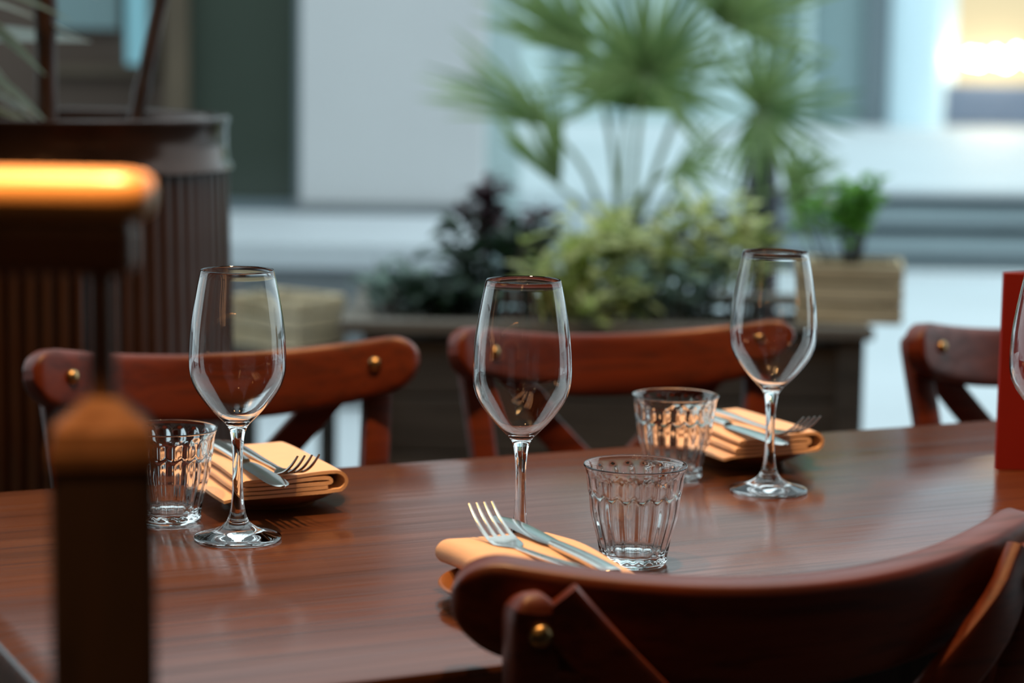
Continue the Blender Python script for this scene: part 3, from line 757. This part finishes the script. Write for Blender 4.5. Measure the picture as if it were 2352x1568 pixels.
def leaf_mesh(L, wd, fold=0.25, bend=0.15):
    V, Fc = [], []; n = 4
    for i in range(n + 1):
        t = i / n; wi = wd * 0.5 * (math.sin(PI * (0.06 + 0.90 * t)) ** 0.8)
        V += [(L * t, -wi, wi * fold - bend * L * t * t), (L * t, 0, -bend * L * t * t), (L * t, wi, wi * fold - bend * L * t * t)]
    for i in range(n):
        for k in range(2): Fc.append((i * 3 + k, i * 3 + k + 1, i * 3 + 4 + k, i * 3 + 3 + k))
    return mesh('leaf', V, Fc)
def shrub(name, loc, rad, hgt, nstem, nleaf, mat, leafs, label, cat='shrub', seed=0, group='shrubs in the planter trough'):
    R = random.Random(seed)
    s = empty(name, loc); tag(s, label, cat, group)
    parts = []; tips = []
    for k in range(nstem):
        a = R.uniform(0, 2 * PI); q = rad * math.sqrt(R.random())
        p1 = Vector((q * math.cos(a), q * math.sin(a) * 0.8, hgt * R.uniform(0.62, 1.0)))
        p0 = Vector((p1.x * 0.25, p1.y * 0.25, -0.02))
        pm = p0.lerp(p1, 0.5) + Vector((p1.x * 0.12, p1.y * 0.12, 0.01))
        C = catmull([p0, pm, p1], 4); tips.append(C)
        parts.append(sweep(C, circ(0.0028, 5), (0, 1, 0), [1 - 0.07 * i for i in range(len(C))]))
    link('stem', mesh('stem', *join(*parts)), M_TWIG, s)
    for k in range(nleaf):
        C = tips[k % nstem]; t = R.uniform(0.35, 1.0) ** 0.7 * (len(C) - 1.001)
        i = int(t); p = C[i].lerp(C[i + 1], t - i)
        az = R.uniform(0, 2 * PI); el = R.uniform(-0.2, 1.0)
        o = link('leaf', R.choice(leafs), mat, s, p, (R.uniform(-0.6, 0.6), -el, az))
        f = R.uniform(0.7, 1.2); o.scale = (f, f, f)
    return s
LY = [leaf_mesh(0.058, 0.022), leaf_mesh(0.048, 0.019, 0.3, 0.3)]
LYs = LY
LD = [leaf_mesh(0.055, 0.024), leaf_mesh(0.045, 0.020, 0.3, 0.3)]
LP = [leaf_mesh(0.05, 0.026), leaf_mesh(0.06, 0.024, 0.3, 0.4)]
LG = [leaf_mesh(0.040, 0.022, 0.25, 0.2), leaf_mesh(0.032, 0.019, 0.3, 0.3)]
LS = [leaf_mesh(0.055, 0.020), leaf_mesh(0.045, 0.018, 0.3, 0.3)]
def own(ms): return [m.copy() for m in ms]
shrub('variegated_shrub', (0.125, 4.38, 0.57), 0.12, 0.27, 16, 230, M_LEAF_Y, own(LY), 'yellow green variegated shrub in the middle of the trough, left of the bright yellow one', seed=1)
shrub('variegated_shrub', (0.245, 4.46, 0.57), 0.085, 0.29, 12, 150, M_LEAF_Y, own(LY), 'bright yellow green shrub in the middle of the trough below the tall palm', seed=2)
shrub('variegated_shrub', (0.43, 4.46, 0.57), 0.085, 0.29, 12, 140, M_LEAF_Y, own(LY), 'yellow green variegated shrub at the right of the trough behind the right wine glass', seed=3)
shrub('variegated_shrub', (0.13, 4.345, 0.585), 0.13, 0.10, 16, 130, M_LEAF_Y, own(LY), 'low variegated shrub spilling over the front rim of the trough by the middle glass', seed=21)
shrub('grey_green_shrub', (0.31, 4.35, 0.57), 0.11, 0.17, 12, 150, M_LEAF_S, own(LS), 'low grey green shrub in the trough left of the right wine glass', seed=12)
shrub('dark_shrub', (-0.035, 4.56, 0.57), 0.14, 0.24, 18, 290, M_LEAF_D, own(LD), 'dark green shrub at the left of the trough above the middle wine glass', seed=4)
shrub('dark_shrub', (0.33, 4.68, 0.57), 0.13, 0.24, 16, 260, M_LEAF_D, own(LD), 'dark green shrub between the yellow green shrubs', seed=5)
shrub('dark_shrub', (-0.14, 4.40, 0.57), 0.09, 0.11, 14, 170, M_LEAF_D, own(LD), 'low dark green shrub spilling over the front of the trough, left of the middle glass', seed=15)
shrub('plum_shrub', (-0.055, 4.70, 0.60), 0.05, 0.29, 8, 90, M_LEAF_P, own(LP), 'plum red leafed shrub rising above the dark green shrub', seed=6)
shrub('plum_shrub', (0.035, 4.72, 0.60), 0.05, 0.23, 8, 80, M_LEAF_P, own(LP), 'plum red leafed shrub right beside the palm stems', seed=8)
shrub('silver_shrub', (-0.215, 4.46, 0.57), 0.10, 0.16, 12, 120, M_LEAF_S, own(LS), 'silvery green low shrub at the left end of the trough', seed=7)
shrub('herb_plant', (0.655, 4.42, 0.715), 0.11, 0.20, 16, 210, M_LEAF_G, own(LG), 'fresh green herb growing in the crate on the right', 'herb', 9, None)

# dark lantern post behind the shrubs
lp = empty('lantern_post', (0.71, 6.5, 0)); tag(lp, 'dark slender bollard standing behind the shrubs on the right', 'bollard')
link('shaft', mesh('shaft', *lathe([(0, 0), (0.075, 0), (0.075, 0.05), (0.056, 0.06), (0.056, 0.72), (0.062, 0.74), (0, 0.74)], 24), True, 40), M_BLACK, lp)
link('cap', mesh('cap', *lathe([(0, 0.74), (0.05, 0.74), (0.045, 0.85), (0.06, 0.86), (0.03, 0.90), (0, 0.905)], 24), True, 40), M_BLACK, lp)

# ================================================================== FAN PALM
pp = empty('palm_pot', (0.26, 5.6, 0)); tag(pp, 'dark round pot holding the fan palm behind the trough', 'pot')
link('bowl', mesh('bowl', *lathe([(0, 0), (0.16, 0), (0.20, 0.3), (0.215, 0.50), (0.20, 0.50), (0.19, 0.44), (0, 0.44)], 40), True, 40), M_BLACK, pp)
link('rim', mesh('rim', *lathe([(0.2, 0.47), (0.222, 0.47), (0.226, 0.49), (0.222, 0.51), (0.2, 0.51), (0.2, 0.47)], 40), True, 40), M_BLACK, pp)
pm = empty('fan_palm', (0.26, 5.6, 0.44)); tag(pm, 'large green fan palm with spreading leaves in the centre background', 'palm')
link('trunk', mesh('trunk', *lathe(sm([(0, -0.01), (0.05, 0.0), (0.045, 0.06), (0.036, 0.12), (0.02, 0.17), (0, 0.18)]), 16)), M_TRUNK, pm)
PLF = [mesh('leaflet', *strap(0.30, 0.015, d, 5)) for d in (0.01, 0.07, 0.13)]
def frond(hub, axis, facing, n, L, spread, seed):
    """a petiole from the trunk to the hub and a fan of leaflets around `axis`, the fan's face towards `facing`"""
    R = random.Random(seed)
    hub = Vector(hub); p0 = Vector((random.uniform(-0.03, 0.03), random.uniform(-0.03, 0.03), 0.10))
    ax = Vector(axis).normalized(); fc = Vector(facing); fc = (fc - ax * fc.dot(ax)).normalized(); sd = fc.cross(ax)
    mid = p0.lerp(hub, 0.55) + Vector((0, 0, 0.06)) - ax * 0.02
    C = catmull([p0, mid, hub], 8)
    fr = link('frond', mesh('frond', *sweep(C, circ(0.0075, 6), (0, 1, 0), [1.2 - 0.6 * i / (len(C) - 1) for i in range(len(C))])), M_PALMSTEM, pm)
    for k in range(n):
        a = (k / (n - 1) - 0.5) * spread + R.uniform(-0.05, 0.05)
        d = (ax * math.cos(a) + sd * math.sin(a) + fc * R.uniform(-0.15, 0.45)).normalized()
        x = d; z = (fc - x * fc.dot(x)).normalized(); y = z.cross(x)
        f = L / 0.30 * (1 - 0.22 * abs(a) / (spread / 2)) * R.uniform(0.70, 1.15)
        M = Matrix(((x.x, y.x, z.x), (x.y, y.y, z.y), (x.z, y.z, z.z))).to_4x4()
        o = link('leaflet', R.choice(PLF), M_PALM, fr)
        o.matrix_local = Matrix.Translation(hub) @ M @ Matrix.Diagonal((f, 1.0 + 0.3 * (f - 1), f, 1))
cam_dir = (0, -1, 0.1)
frond((0.055, -0.05, 0.637), (0.15, 0.0, 1), cam_dir, 34, 0.37, 4.6, 1)        # main fan above centre
frond((-0.17, 0.02, 0.50), (-0.83, -0.05, 0.55), (0.5, -1, 0.6), 16, 0.34, 0.75, 2)   # long left fan seen nearly edge on
frond((0.335, -0.02, 0.555), (0.80, 0, 0.10), (0, -1, 0.3), 30, 0.27, 4.4, 3)    # right fan
frond((-0.08, 0.05, 0.68), (-0.70, 0, 0.70), (0.2, -1, 0.2), 22, 0.34, 1.3, 4)      # upper left
frond((0.25, 0.05, 0.76), (0.5, 0.1, 0.8), cam_dir, 26, 0.34, 2.8, 5)           # upper right
frond((0.13, -0.15, 0.42), (0.5, -0.4, 0.15), (0, -0.6, 0.8), 18, 0.22, 2.4, 6)     # lower right
frond((-0.15, -0.02, 0.36), (-0.30, -0.2, 0.75), (0.5, -1, 0.2), 18, 0.26, 1.0, 7)   # lower left
frond((0.42, 0.05, 0.36), (0.8, -0.1, 0.1), (0, -1, 0.4), 18, 0.18, 2.8, 8)       # low right
frond((0.02, 0.10, 0.55), (0.1, 0.1, 1), cam_dir, 24, 0.24, 3.0, 9)             # behind the main fan
bpy.context.view_layer.update()
